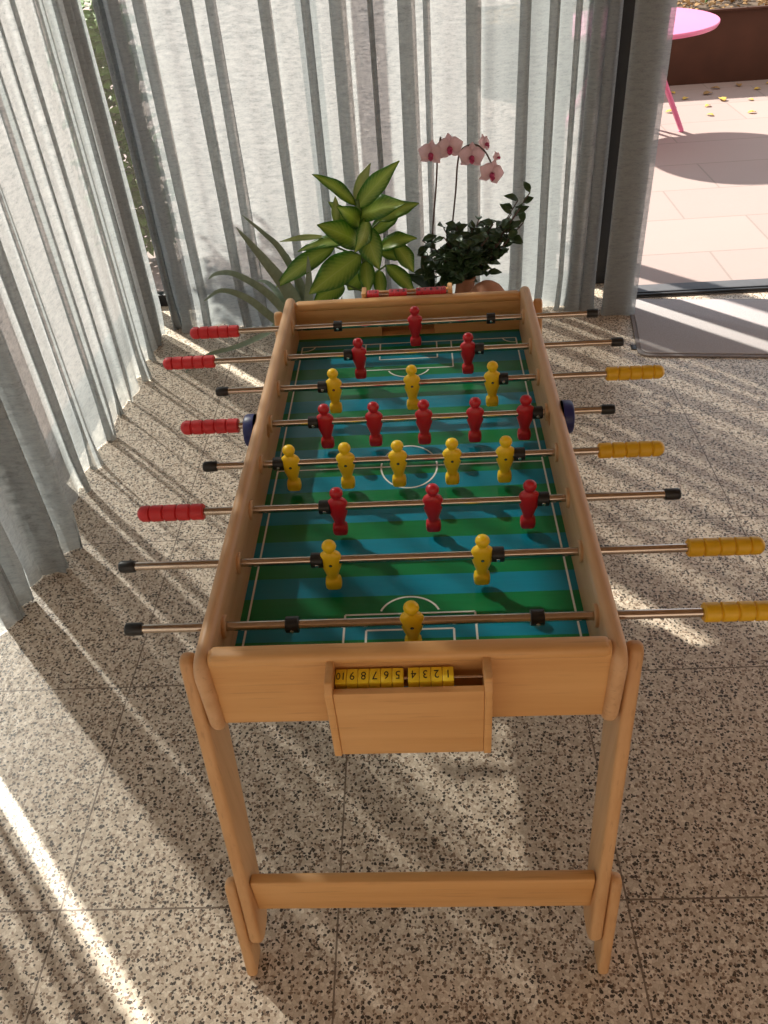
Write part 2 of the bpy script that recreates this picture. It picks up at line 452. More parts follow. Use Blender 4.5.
bm = bmesh.new(); bx(bm, -1.34, 0.83, 2.942, 2.948, 0.06, 2.58); obj('pane', bm, m_glass, w2, smooth=False)

# ------------------------------------------------------------------ curtains
def pleat_path(A, B, nrm, folds, und=0.012, seed=1):
    """folds: (s metres from A, overlap width, depth). Returns dense control polyline (x, y)."""
    rnd = random.Random(seed)
    A = Vector(A); B = Vector(B); L = (B - A).length; d = (B - A) / L; nr = Vector(nrm)
    cp_ = [(0.0, 0.0)]; s = 0.0
    for (fs, w, dep) in folds:
        g = fs - w / 2 - s
        if g > 0.05:
            k = max(1, int(g / 0.055))
            for i in range(1, k + 1):
                cp_.append((s + g * i / (k + 1), rnd.uniform(-und, und)))
        cp_ += [(fs + w * .30, -0.004), (fs + w * .52, dep * .18), (fs + w * .30, dep * .38), (fs - w * .30, dep * .46), (fs - w * .52, dep * .66), (fs - w * .30, dep * .86), (fs + w * .30, dep * .92), (fs + w * .75, dep * .55)]
        s = fs + w * .95; cp_.append((s, 0.006))
    g = L - s
    k = max(1, int(g / 0.055))
    for i in range(1, k + 1): cp_.append((s + g * i / (k + 1), rnd.uniform(-und, und)))
    cp_.append((L, 0.0))
    return [A + d * a + nr * b for a, b in cp_]

def curtain(name, path, label, z1=2.64, drift=0.012, seed=1, rows=26, loc=(0, 0), per=5, pool=0.03):
    rnd = random.Random(seed)
    P = spline([(p.x, p.y, 0) for p in path], per)
    cen = sum((p for p in P), Vector()) / len(P)
    bm = bmesh.new(); grid = []
    ph = [rnd.uniform(0, 6.28) for _ in range(6)]
    arc = [0.0]
    for a, b in zip(P, P[1:]): arc.append(arc[-1] + (b - a).length)
    for r in range(rows + 1):
        t = r / rows; z = z1 * (1 - t) ** 1.0
        if r >= rows - 4: z = z1 * (rows - r) / rows * (0.5 + 0.125 * (rows - r))
        row = []
        for i, p in enumerate(P):
            w = drift * t * (math.sin(arc[i] * 9 + ph[0] + 1.6 * t) + 0.6 * math.sin(arc[i] * 23 + ph[1] + 2.5 * t))
            nrm = (P[min(i + 1, len(P) - 1)] - P[max(i - 1, 0)])
            nrm = Vector((-nrm.y, nrm.x, 0)); nrm = nrm.normalized() if nrm.length > 1e-9 else Vector((0, 1, 0))
            q = p + nrm * w
            lift = 0.0
            if r == rows: lift = 0.001 + 0.003 * (0.5 + 0.5 * math.sin(arc[i] * 17 + ph[2]))
            kk = max(0.0, t - 0.93) / 0.07
            q = q + nrm * (pool * kk * math.sin(arc[i] * 31 + ph[3]))
            row.append(bm.verts.new((q.x - loc[0], q.y - loc[1], max(z, 0) + lift)))
        grid.append(row)
    for a, b in zip(grid, grid[1:]):
        for i in range(len(P) - 1): bm.faces.new((a[i], a[i + 1], b[i + 1], b[i]))
    o = obj(name, bm, m_curt, None, (loc[0], loc[1], 0), angle=180)
    return tag(o, label, 'curtain')

# back curtain: x positions of its overlapping pleats, from the corner to the door
fb = [(-1.055, .05, .05), (-0.96, .045, .05), (-0.79, .05, .06), (-0.70, .03, .035), (-0.50, .05, .06), (-0.355, .028, .04), (-0.235, .055, .065), (-0.115, .026, .035), (0.01, .07, .07), (0.095, .024, .03),
      (0.26, .075, .08), (0.455, .04, .05), (0.565, .05, .05), (0.655, .04, .05), (0.73, .05, .05), (0.785, .05, .05)]
x0 = -1.10
pth = pleat_path((x0, 2.66), (0.805, 2.69), (0, -1), [(x - x0, w * .68, d * .9) for x, w, d in fb], 0.008, 3)
zz = []
for x in (-1.136, -1.118):
    zz += [Vector((x, 2.735)), Vector((x + .001, 2.70)), Vector((x + .001, 2.665)), Vector((x + .003, 2.648)), Vector((x + .007, 2.645)), Vector((x + .010, 2.655)), Vector((x + .010, 2.70)), Vector((x + .012, 2.735)), Vector((x + .015, 2.742))]
pth = zz + [Vector((-1.112, 2.70))] + pth[1:]
pth += [Vector((0.812, 2.715)), Vector((0.79, 2.735)), Vector((0.74, 2.74)), Vector((0.70, 2.735))]
curtain('curtain', pth, 'long pale grey linen curtain across the back window behind the plants', drift=0.009, seed=5, loc=(0, 2.68), pool=0.012)

pth = [Vector(p) for p in ((0.86, 2.662), (0.90, 2.660), (0.965, 2.656), (0.968, 2.648), (0.93, 2.644), (0.862, 2.646), (0.862, 2.636), (0.92, 2.634), (0.966, 2.630), (0.966, 2.622), (0.90, 2.624), (0.868, 2.618), (0.872, 2.606), (0.92, 2.604), (0.965, 2.602), (0.972, 2.592), (0.93, 2.588), (0.885, 2.592), (0.852, 2.600), (0.846, 2.588), (0.856, 2.578), (0.88, 2.574), (0.92, 2.570), (0.95, 2.567), (0.985, 2.560))]
curtain('curtain', pth, 'narrow flat grey curtain end hanging straight beside the open door', drift=0.003, seed=6, loc=(0.92, 2.59), pool=0.004, rows=22)

fl_ = [(1.42, .07, .07), (1.58, .03, .03), (1.76, .045, .05), (1.92, .025, .03), (2.02, .055, .05), (2.20, .06, .055), (2.36, .04, .05)]
y0 = 1.26
pth = pleat_path((-1.215, y0), (-1.18, 2.48), (1, 0), [(y - y0, w * .6, d * .8) for y, w, d in fl_], 0.005, 8)
pth = [Vector((-1.25, 1.22))] + pth
for y in (2.50, 2.537, 2.574, 2.607):
    pth += [Vector((-1.20, y)), Vector((-1.172, y + .003)), Vector((-1.164, y + .010)), Vector((-1.172, y + .017)), Vector((-1.22, y + .018)), Vector((-1.262, y + .022)), Vector((-1.268, y + .028)), Vector((-1.26, y + .033))]
pth = pth[:-4]
curtain('curtain', pth, 'pale grey linen curtain along the left window, ending at the corner gap', drift=0.010, seed=9, loc=(-1.18, 1.9), pool=0.014)

pth = [Vector((-1.235, 0.46)), Vector((-1.225, 0.55)), Vector((-1.235, 0.64)), Vector((-1.225, 0.73)), Vector((-1.205, 0.78))]
for k, y in enumerate((0.80, 0.86, 1.00, 1.10)):
    if k == 2: pth += [Vector((-1.20, .92)), Vector((-1.19, .965))]
    xo = (-1.17, -1.16, -1.10, -1.088)[k]
    pth += [Vector((-1.19, y)), Vector((xo - .012, y + .004)), Vector((xo, y + .014)), Vector((xo - .012, y + .022)), Vector((-1.20, y + .023)), Vector((-1.272, y + .025)), Vector((-1.282, y + .031)), Vector((-1.27, y + .036))]
curtain('curtain', pth, 'bunched dark grey folds of linen curtain nearest the viewer on the left', drift=0.012, seed=12, loc=(-1.2, 0.9), pool=0.02, per=7)
fl_ = [(-1.3, .06, .06), (-1.0, .05, .06), (-0.7, .07, .06), (-0.4, .05, .06), (-0.15, .06, .05), (0.15, .06, .06), (0.30, .05, .05)]
pth = pleat_path((-1.22, -1.6), (-1.22, 0.405), (1, 0), [(y + 1.6, w, d) for y, w, d in fl_], 0.02, 4)
curtain('curtain', pth, 'pale grey linen curtain on the left window beside the viewer', drift=0.010, seed=15, loc=(-1.2, -0.6))

# ------------------------------------------------------------------ foosball table
YC = 0.5825
def MY(y): return 2 * YC - y
T = empty('foosball_table', (0, 0, 0), 'beech table football table with green and blue pitch on slanted legs', 'table football table')
XI, XO = 0.303, 0.328
RODS = [0.052, 0.205, 0.355, 0.503, 0.654, 0.803, 0.952, 1.111]
RZ = 0.748
BALLY = 0.622
for s in (-1, 1):
    bm = bmesh.new()
    y0, y1 = -0.072, MY(-0.072)
    poly = rounded_poly([(y0 + .006, 0.612), (y1 - .006, 0.612), (y1, 0.788), (y0, 0.788)], [0.03, 0.03, 0.035, 0.035], 6)
    prism(bm, poly, 'x', XI if s > 0 else -XO, XO if s > 0 else -XI, 0.0115, 4)
    o = obj('side_panel', bm, m_wy, T)
    cb = bmesh.new()
    for y in RODS: cyl(cb, 'x', (y, RZ), 0.0085, -0.36 if s < 0 else 0.29, -0.29 if s < 0 else 0.36, seg=20)
    cyl(cb, 'x', (BALLY, 0.752), 0.016, -0.36 if s < 0 else 0.29, -0.29 if s < 0 else 0.36, seg=24)
    cut(o, cb)
for k in (0, 1):
    bm = bmesh.new(); f = (lambda y: y) if k == 0 else MY
    ya, yb = sorted((f(-0.055), f(-0.030)))
    t = bmesh.new()
    zt = 0.792 if k == 0 else 0.773
    poly = rounded_poly([(ya, 0.632), (yb, 0.632), (yb, zt), (ya, zt)], [0.003, 0.003, 0.0115, 0.0115], 5)
    prism(bm, poly, 'x', -XI, XI)
    bx(bm, -XI, XI, ya - .0035, yb + .0035, zt - .021, zt + .0012, 0.0095, 4)
    o = obj('end_panel', bm, m_wx, T)
    cb = bmesh.new(); bx(cb, -0.072, 0.072, ya - .02, yb + .02, 0.672, 0.716); cut(o, cb)

# pitch
bm = bmesh.new(); bx(bm, -XI, XI, -0.03, MY(-0.03), 0.655, 0.670)
zl = 0.6704; hw = 0.0019
def strip(pts, closed=False):
    k = len(pts); pr = []
    for i in range(k):
        a = Vector(pts[i - 1] if (i > 0 or closed) else pts[i]); b = Vector(pts[(i + 1) % k] if (i < k - 1 or closed) else pts[i])
        d = (b - a).normalized(); nn = Vector((-d.y, d.x)) * hw; p = Vector(pts[i])
        pr.append((bm.verts.new((*(p + nn), zl)), bm.verts.new((*(p - nn), zl))))
    for i in range(k if closed else k - 1):
        a, b = pr[i], pr[(i + 1) % k]
        fc = bm.faces.new((a[0], a[1], b[1], b[0])); fc.material_index = 1
def seglines(pts):
    for a, b in zip(pts, pts[1:]): strip([a, b])
ex, ey0, ey1 = 0.289, MY(1.148), 1.148
seglines([(-ex, ey0), (ex, ey0), (ex, ey1), (-ex, ey1), (-ex, ey0)])
strip([(-ex, YC), (ex, YC)])
strip([(0.061 * math.cos(a), YC + 0.077 * math.sin(a)) for a in [2 * PI * i / 48 for i in range(48)]], True)
for f, yb in (((lambda y: y), 0.143), (MY, 0.158)):
    seglines([(-0.115, f(ey0)), (-0.115, f(yb)), (0.115, f(yb)), (0.115, f(ey0))])
    seglines([(-0.076, f(ey0)), (-0.076, f(0.105)), (0.076, f(0.105)), (0.076, f(ey0))])
    strip([(0.054 * math.cos(a), f(yb - 0.008 + 0.049 * math.sin(a))) for a in [PI * (0.10 + 0.8 * i / 20) for i in range(21)]])
    for sx in (-1, 1): strip([(sx * (ex - 0.035 * math.cos(a)), f(ey0 + 0.025 * math.sin(a))) for a in [PI / 2 * i / 8 for i in range(9)]])
tag(obj('playfield', bm, [m_field, m_white], T, smooth=False), 'glossy pitch striped green and blue with white lines')

# legs
def leg_shear(o, s, xc):
    for v in o.data.vertices: v.co.x += s * 0.037 * (v.co.z - 0.77)
for k in (0, 1):
    f = (lambda y: y) if k == 0 else MY
    for s in (-1, 1):
        lx = lambda z: -0.2 + 0.22 * z
        pts = [(lx(.787), .787), (lx(.66) + .108, .655), (lx(.078) + .078, .078), (lx(.078), .078)]
        poly = [(f(u), v) for u, v in rounded_poly(pts, [0.016, 0.04, 0.03, 0.03], 8)]
        bm = bmesh.new(); prism(bm, poly, 'x', s * 0.3375, s * 0.3605, 0.007, 3)
        lg = obj('leg', bm, m_wz, T); leg_shear(lg, s, 0)
        pts = [(lx(.283), .283), (lx(.18) + .083, .18), (lx(0) + .055, 0.0), (lx(0), 0.0)]
        poly = [(f(u), v) for u, v in rounded_poly(pts, [0.016, 0.03, 0.008, 0.008], 6)]
        bm = bmesh.new(); prism(bm, poly, 'x', s * 0.362, s * 0.383, 0.007, 3)
        ft = obj('foot_extension', bm, m_wz, lg); leg_shear(ft, s, 0)
        for zz in (0.13, 0.19):
            bm = bmesh.new(); cyl(bm, 'x', (f(lx(zz) + .04), zz), 0.009, 0.0, 0.004, 0.001); b = obj('bolt', bm, m_screw, lg, (s * (0.383 - 0.037 * (0.77 - zz)) - (0 if s > 0 else 0.004), 0, 0))
    yc = f(-0.136); d = 0.022 if k == 0 else -0.022
    bm = bmesh.new(); bx(bm, -0.3165, 0.3165, min(yc, yc + d), max(yc, yc + d), 0.155, 0.255, 0.004, 3)
    obj('stretcher', bm, m_wx, T)

# bushings
for y in RODS:
    for s in (-1, 1):
        bm = bmesh.new()
        t0 = [(0.0, 0.0085), (0.0, 0.0195), (0.004, 0.0195), (0.0055, 0.018), (0.0055, 0.0085)]
        lathe(bm, [(z, r) for z, r in t0] + [t0[0]], Matrix.Translation((s * XI, y, RZ)) @ Matrix.Rotation(-s * PI / 2, 4, 'Y'), 24)
        tag(obj('bushing', bm, m_wy, T), None)
# ball inlets outside both walls
for s in (-1, 1):
    bm = bmesh.new()
    pf = [(0.0, 0.036), (0.016, 0.036), (0.021, 0.033), (0.023, 0.028), (0.023, 0.022), (0.018, 0.02), (0.008, 0.017), (0.0, 0.017), (0.0, 0.036)]
    lathe(bm, pf, Matrix.Translation((s * (XO + .0005), BALLY - .004, 0.757)) @ Matrix.Rotation(s * PI / 2, 4, 'Y'), 28)
    tag(obj('ball_inlet', bm, m_blue, T), 'dark blue plastic ball inlet cup')

# score boxes
def num_block(numr, col, w):
    bm = bmesh.new(); bx(bm, -w / 2, w / 2, -0.0135, 0.0135, -0.009, 0.009, 0.0012, 2)
    cb = None
    text_bm(bm, str(numr), 0.0215 if numr < 10 else 0.0190, Matrix.Translation((0, 0.0005, 0.0091)) @ Matrix.Rotation(PI, 4, 'Z') @ Matrix.Scale(0.80, 4, (1, 0, 0)), 1)
    return bm
def score_box(k):
    s = -1 if k == 0 else 1
    def Y(y): return y if k == 0 else MY(y)
    def box(bm_, x0_, x1_, ya, yb, z0_, z1_, bev):
        a, b = sorted((Y(ya), Y(yb))); bx(bm_, x0_, x1_, a, b, z0_, z1_, bev, 2)
    def P(p): return [(Y(u), v) for u, v in p]
    bm = bmesh.new()
    x0_, x1_ = (-0.122, 0.124)
    for xa, xb in ((x0_, x0_ + .012), (x1_ - .012, x1_)):
        prism(bm, P(rounded_poly([(-0.0555, 0.615), (-0.111, 0.615), (-0.111, 0.768), (-0.100, 0.784), (-0.0555, 0.784)], [0.002, 0.004, 0.008, 0.006, 0.002], 4)), 'x', xa, xb, 0.002, 2)
    box(bm, x0_ + .012, x1_ - .012, -0.109, -0.097, 0.618, 0.768, 0.002)
    box(bm, x0_ + .012, x1_ - .012, -0.097, -0.0555, 0.618, 0.629, 0.001)
    sb = obj('score_box', bm, m_wx, T)
    bm = bmesh.new(); cyl(bm, 'x', (Y(-0.0735), 0.758 + .013 * k), 0.0028, x0_ + .011, x1_ - .011, seg=12)
    obj('score_rod', bm, m_steel, sb)
    w = 0.0166
    if k == 0: xs = [(-0.1085 + w * .5 + i * 0.0171, 10 - i) for i in range(6)] + [(-0.1085 + w * .5 + i * 0.0171 + 0.0065, 10 - i) for i in range(6, 10)]
    else:
        w = 0.0160
        xs = [(-0.108 + w * .5 + i * 0.0163, 1 + i) for i in range(2)] + [(-0.048 + w * .5 + (i - 2) * 0.0163, 1 + i) for i in range(2, 5)] + [(0.026 + w * .5 + (i - 5) * 0.0163, 1 + i) for i in range(5, 10)]
    for x, nn in xs:
        b = obj('score_block', num_block(nn, None, w), [m_yblk if k == 0 else m_rblk, m_ink], sb, (x, Y(-0.0735), 0.758 + .013 * k), (0, 0, 0 if k == 0 else PI))
        tag(b, ('yellow' if k == 0 else 'red') + ' score block marked %d' % nn)
for k in (0, 1): score_box(k)

# players
def player_bm(screw):
    bm = bmesh.new()
    lathe(bm, [(.0460, 0), (.0452, .0050), (.0425, .0088), (.0380, .0113), (.0330, .0120), (.0285, .0108), (.0245, .0083), (.0222, .0078, .0075),
               (.0195, .0112, .0090), (.0155, .0158, .0105), (.0105, .0180, .0118), (.003, .0184, .0122), (-.006, .0178, .0120), (-.016, .0158, .0110), (-.026, .0128, .0098), (-.035, .0103, .0088), (-.0425, .0092, .0084),
               (-.0450, .0100, .0090, 2.6), (-.0475, .0128, .0112, 3.5), (-.056, .0137, .0118, 4), (-.064, .0134, .0112, 4), (-.0675, .0122, .0100, 4)], seg=24)
    if screw:
        cyl(bm, 'y', (0, -0.004), 0.0028, -0.0127, -0.010, seg=12, mi=1); cyl(bm, 'y', (0, -0.004), 0.0013, -0.0132, -0.011, seg=8, mi=2)
    return bm
pl = {}
for cname, mt in (('red', m_red), ('yellow', m_yel)):
    me = bpy.data.meshes.new('player'); b = player_bm(cname == 'yellow'); bmesh.ops.recalc_face_normals(b, faces=b.faces[:]); b.to_mesh(me); b.free()
    for q in (mt, m_dark, m_screw): me.materials.append(q)
    me.polygons.foreach_set('use_smooth', [True] * len(me.polygons)); me.set_sharp_from_angle(angle=math.radians(50)); pl[cname] = me

def handle_bm(s):
    bm = bmesh.new(); L = 0.131; k = 5; pr = [(0.0, 0.0076), (0.0, 0.0138), (0.002, 0.0158)]
    w = L / k
    for i in range(k):
        a, b = i * w, (i + 1) * w
        if i: pr += [(a + .0004, 0.0126), (a + .0028, 0.0160)]
        if i < k - 1: pr += [(b - .0026, 0.0160), (b - .0004, 0.0126)]
    for j in range(8):
        th = PI / 2 * j / 7; pr.append((L - .014 + .014 * math.sin(th), 0.0160 * max(0.0, math.cos(th)) if j < 7 else 0.0))
    lathe(bm, pr, Matrix.Rotation(s * PI / 2, 4, 'Y'), 24); return bm
def cap_bm(s):
    bm = bmesh.new(); lathe(bm, [(-.002, .0078), (-.002, .0098), (0, .0108), (.020, .0113), (.0255, .0104), (.0275, .008), (.0275, 0)], Matrix.Rotation(s * PI / 2, 4, 'Y'), 20); return bm
def collar_bm():
    bm = bmesh.new(); lathe(bm, [(-.011, .0078), (-.011, .0128), (-.010, .0138), (.010, .0138), (.011, .0128), (.011, .0078)], Matrix.Rotation(PI / 2, 4, 'Y'), 22)
    cyl(bm, 'y', (0, -0.002), 0.0034, -0.0150, -0.012, 0.0006, 12, 1); return bm

SPEC = [  # colour, handle start x, end cap tip x, men, collars, tilt degrees
    ('yellow', 0.470, -0.468, [0.0065], [-0.189, 0.208], 3),
    ('yellow', 0.485, -0.520, [-0.137, 0.131], [-0.161, 0.158], 0),
    ('red', -0.394, 0.511, [-0.134, 0.048, 0.230], [-0.159, 0.256], 0),
    ('yellow', 0.386, -0.424, [-0.241, -0.127, -0.0195, 0.091, 0.199], [-0.266, 0.227], 0),
    ('red', -0.373, 0.448, [-0.181, -0.073, 0.036, 0.1475, 0.256], [-0.207, 0.282], 0),
    ('yellow', 0.4575, -0.451, [-0.172, 0.011, 0.197], [-0.198, 0.222], -6),
    ('red', -0.482, 0.526, [-0.1195, 0.1496], [-0.146, 0.177], 2),
    ('red', -0.446, 0.494, [0.0207], [-0.182, 0.218], 0)]
for y, (cn, hx, cx, men, cols, tilt) in zip(RODS, SPEC):
    s = 1 if hx > 0 else -1
    bm = bmesh.new(); a, b = sorted((hx + s * 0.02, cx + s * 0.006)); cyl(bm, 'x', (0, 0), 0.0076, a, b, 0.0008, 20)
    rod = obj('player_rod', bm, m_steel, T, (0, y, RZ), (math.radians(tilt), 0, 0))
    tag(rod, 'steel rod with %s handle and %d %s player%s' % (cn, len(men), cn, 's' if len(men) > 1 else ''))
    tag(obj('handle', handle_bm(s), m_redh if cn == 'red' else m_yelh, rod, (hx, 0, 0)), cn + ' grooved plastic handle')
    tag(obj('end_cap', cap_bm(-s), m_black, rod, (cx + s * 0.0275, 0, 0)), 'black rubber end cap')
    for c_ in cols: tag(obj('stop_collar', collar_bm(), [m_black, m_screw], rod, (c_, 0, 0)), 'black stop collar with a chrome screw')
    for x in men:
        p = bpy.data.objects.new('player', pl[cn]); C.objects.link(p); p.parent = rod; p.location = (x, 0, 0); p.scale = (1.08, 1.0, 0.96)
        tag(p, cn + ' plastic player figure')

# ------------------------------------------------------------------ plants
def leaf_bm(bm, base, tip, width, lift=0.03, fold=0.25, nl=10, nrm=None, tipw=0.0, petiole=0.0, shape=0.9, cup=0.0):
    base, tip = Vector(base), Vector(tip)
    uvl = bm.loops.layers.uv.verify()
    d = tip - base; L = d.length; d.normalize()
    nrm = Vector(nrm) if nrm else Vector((0, -0.75, 0.65))
    nrm = (nrm - d * nrm.dot(d)); nrm = nrm.normalized() if nrm.length > 1e-4 else Vector((1, 0, 0))
    side = d.cross(nrm).normalized()
    rows = []
    for i in range(nl + 1):
        t = i / nl
        wv = width / 2 * ((math.sin(PI * (t ** shape)) ** 0.62) * (1.0 - 0.45 * max(0.0, t - .6) / .4) if 0 < t < 1 else 0.0)
        wv = max(wv, 0.0012)
        c = base + d * (L * t) + nrm * (lift * L * 4 * t * (1 - t)) - Vector((0, 0, cup * L * t * t))
        row = []
        for j, u in enumerate((-1, -0.55, 0, 0.55, 1)):
            rip = 0.04 * width * math.sin(t * 14 + j * 2.0) * abs(u)
            p = c + side * (wv * u) + nrm * (fold * wv * abs(u) * abs(u) + rip)
            row.append((bm.verts.new(p), ((u + 1) / 2, t)))
        rows.append(row)
    for a, b in zip(rows, rows[1:]):
        for j in range(4):
            q = (a[j], a[j + 1], b[j + 1], b[j])
            fc = bm.faces.new([v for v, _ in q])
            for lp, (_, uv) in zip(fc.loops, q): lp[uvl].uv = uv

def solid(o, th=0.0012):
    md = o.modifiers.new('thickness', 'SOLIDIFY'); md.thickness = th; md.offset = 0
    return o

def obj_keep(name, bm, mats, parent, loc=(0, 0, 0)):
    me = bpy.data.meshes.new(name); bm.to_mesh(me); bm.free()
    for m in (mats if isinstance(mats, (list, tuple)) else [mats]): me.materials.append(m)
    me.polygons.foreach_set('use_smooth', [True] * len(me.polygons))
    o = bpy.data.objects.new(name, me); C.objects.link(o); o.parent = parent; o.location = loc
    return o

def pot_bm(r0, r1, h, wall=0.008, rim=0.012):
    bm = bmesh.new()
    lathe(bm, [(0, 0), (0, r0 - .004), (0.004, r0), (h - rim, r1 - .004), (h - rim, r1 + .002), (h - .002, r1 + .003), (h, r1), (h, r1 - wall), (h - .02, r1 - wall - .002), (h - .022, 0)], None, 36)
    return bm

m_dieff = leaf_mat('dieffenbachia_leaf', (0.075, 0.235, 0.025, 1), (0.46, 0.58, 0.12, 1), (0.54, 0.64, 0.20, 1))
m_pale = leaf_mat('young_leaf', (0.34, 0.42, 0.12, 1), (0.50, 0.54, 0.22, 1), (0.5, 0.55, 0.25, 1))
m_stem = plain('green_stem', (0.10, 0.17, 0.045, 1), 0.5, 0, 0.2)
m_aloe = thin_mat('aloe_skin', (0.21, 0.27, 0.19, 1), 0.45, 0.08, 0.25, 60)
m_jade = thin_mat('dark_leaf', (0.034, 0.068, 0.024, 1), 0.32, 0.14, 0.4, 30)
m_petal = thin_mat('orchid_petal', (0.86, 0.66, 0.71, 1), 0.55, 0.40, 0.10, 60)
m_lip = thin_mat('orchid_lip', (0.42, 0.035, 0.12, 1), 0.5, 0.2, 0.2)
m_ostem = plain('orchid_stem', (0.085, 0.045, 0.035, 1), 0.5, 0, 0.2)
m_bark = plain('bark_chips', (0.05, 0.032, 0.02, 1), 0.9, 0, 0.5, 70)

# dumb cane
dx, dy = -0.19, 2.35
D = empty('dumb_cane', (dx, dy, 0), 'leafy dumb cane with large yellow and green variegated leaves behind the table', 'potted plant')
obj('pot', pot_bm(0.085, 0.11, 0.20), m_potg, D)
bm = bmesh.new(); lathe(bm, [(0.17, 0), (0.17, 0.098), (0.185, 0.096), (0.188, 0)], None, 24); obj('soil', bm, m_soil, D)
bm = bmesh.new(); tube(bm, spline([(0, 0.0, 0.18), (-.006, .005, .30), (0.008, 0, .45), (0.0, 0.0, .60), (-.005, 0, .66)], 6), [0.013] * 18 + [0.010] * 7); obj('stem', bm, m_stem, D)
DL = [((-0.205, 2.35, 0.637), (-0.356, 2.33, 0.768), 0.064, .10, (0.5, -.6, .7)), ((-0.204, 2.36, 0.654), (-0.135, 2.38, 0.781), 0.047, .05, (-.4, -.9, .1)),
      ((-0.197, 2.35, 0.628), (-0.024, 2.32, 0.801), 0.078, .08, (-.3, -.9, .3)), ((-0.191, 2.35, 0.593), (-0.005, 2.27, 0.661), 0.098, .10, (-.1, -.7, .7)),
      ((-0.115, 2.37, 0.562), (0.043, 2.42, 0.605), 0.072, .12, (0, -.6, .8)), ((-0.190, 2.35, 0.560), (-0.27, 2.27, 0.664), 0.075, .1, (.3, -.8, .4)),
      ((-0.190, 2.33, 0.488), (-0.353, 2.27, 0.598), 0.105, .12, (.2, -.75, .6)), ((-0.215, 2.36, 0.490), (-0.457, 2.38, 0.453), 0.060, .12, (.1, -.5, .85)),
      ((-0.300, 2.35, 0.478), (-0.555, 2.31, 0.336), 0.080, .14, (.3, -.6, .7)), ((-0.200, 2.33, 0.445), (-0.409, 2.21, 0.345), 0.122, .10, (.15, -.8, .55)),
      ((-0.165, 2.33, 0.590), (-0.215, 2.22, 0.500), 0.075, .15, (.5, -.8, .1)), ((-0.172, 2.33, 0.56), (-0.122, 2.24, 0.418), 0.100, .10, (-.1, -1, .2)),
      ((-0.12, 2.35, 0.46), (0.03, 2.33, 0.5), 0.075, .16, (0, -.6, .8)), ((-0.12, 2.36, 0.436), (-0.028, 2.38, 0.401), 0.05, .1, (0, -.7, .7)),
      ((-0.181, 2.34, 0.414), (-0.174, 2.25, 0.315), 0.070, .10, (0, -1, .2)), ((-0.10, 2.35, 0.389), (0.012, 2.31, 0.277), 0.066, .14, (.2, -.7, .6)),
      ((-0.13, 2.34, 0.374), (-0.123, 2.27, 0.273), 0.055, .10, (0, -1, .2)), ((-0.28, 2.34, 0.326), (-0.401, 2.25, 0.289), 0.09, .12, (.1, -.8, .6)),
      ((-0.290, 2.38, 0.56), (-0.285, 2.41, 0.656), 0.036, .05, (0.2, -1, .1)), ((-0.060, 2.34, 0.48), (0.010, 2.31, 0.370), 0.072, .14, (.3, -.8, .4)),
      ((-0.34, 2.38, 0.508), (-0.529, 2.41, 0.487), 0.027, .06, (0, -.6, .8)), ((-0.20, 2.40, 0.50), (-0.32, 2.46, 0.62), 0.07, .1, (.3, -.7, .6)),
      ((-0.15, 2.40, 0.50), (-0.03, 2.47, 0.56), 0.075, .1, (0, -.6, .8)), ((-0.19, 2.37, 0.36), (-0.27, 2.40, 0.27), 0.075, .1, (.1, -.9, .4))]
for i, (b, t, w, lift, nr) in enumerate(DL):
    bm = bmesh.new(); off = Vector((dx, dy, 0))
    leaf_bm(bm, Vector(b) - off, Vector(t) - off, w, lift * .8, 0.22, 12, nr, shape=0.85)
    sz = b[2] - 0.05
    tube(bm, spline([(0, 0, max(0.2, sz)), ((b[0] - dx) * .6, (b[1] - dy) * .5, b[2] - 0.022), Vector(b) - off], 4), 0.0035, 6, 1)
    solid(obj_keep('leaf', bm, [m_pale if i in (1, 20, 18) else m_dieff, m_stem], D))

# aloe
ax, ay = -0.47, 2.30
A_ = empty('aloe', (ax, ay, 0), 'aloe vera with long curling grey green blades at the far left corner of the table', 'potted plant')
obj('pot', pot_bm(0.075, 0.095, 0.16), m_terra, A_)
bm = bmesh.new(); lathe(bm, [(0.13, 0), (0.13, 0.085), (0.145, 0.083), (0.150, 0)], None, 24); obj('soil', bm, m_soil, A_)
def blade(pts, w):
    P = spline(pts, 7); bm = bmesh.new(); k = len(P); rings = []
    for i, p in enumerate(P):
        t = i / (k - 1); ww = w * .58 * (1 - t) ** 0.7 + 0.0012; th = ww * 0.42 + 0.0006
        d = (P[min(i + 1, k - 1)] - P[max(i - 1, 0)]).normalized()
        vw = Vector((0.05, -0.77, 0.63)); s_ = d.cross(vw).normalized(); nn = s_.cross(d).normalized()
        rings.append([bm.verts.new(p + s_ * (ww * u) + nn * (th * v)) for u, v in ((-1, .15), (-.5, -.1), (0, -.25), (.5, -.1), (1, .15), (.6, -.75), (0, -1.1), (-.6, -.75))])
    for A0, B0 in zip(rings, rings[1:]):
        for j in range(8): bm.faces.new((A0[j], A0[(j + 1) % 8], B0[(j + 1) % 8], B0[j]))
    bm.faces.new(rings[0]); bm.faces.new(rings[-1]); return bm
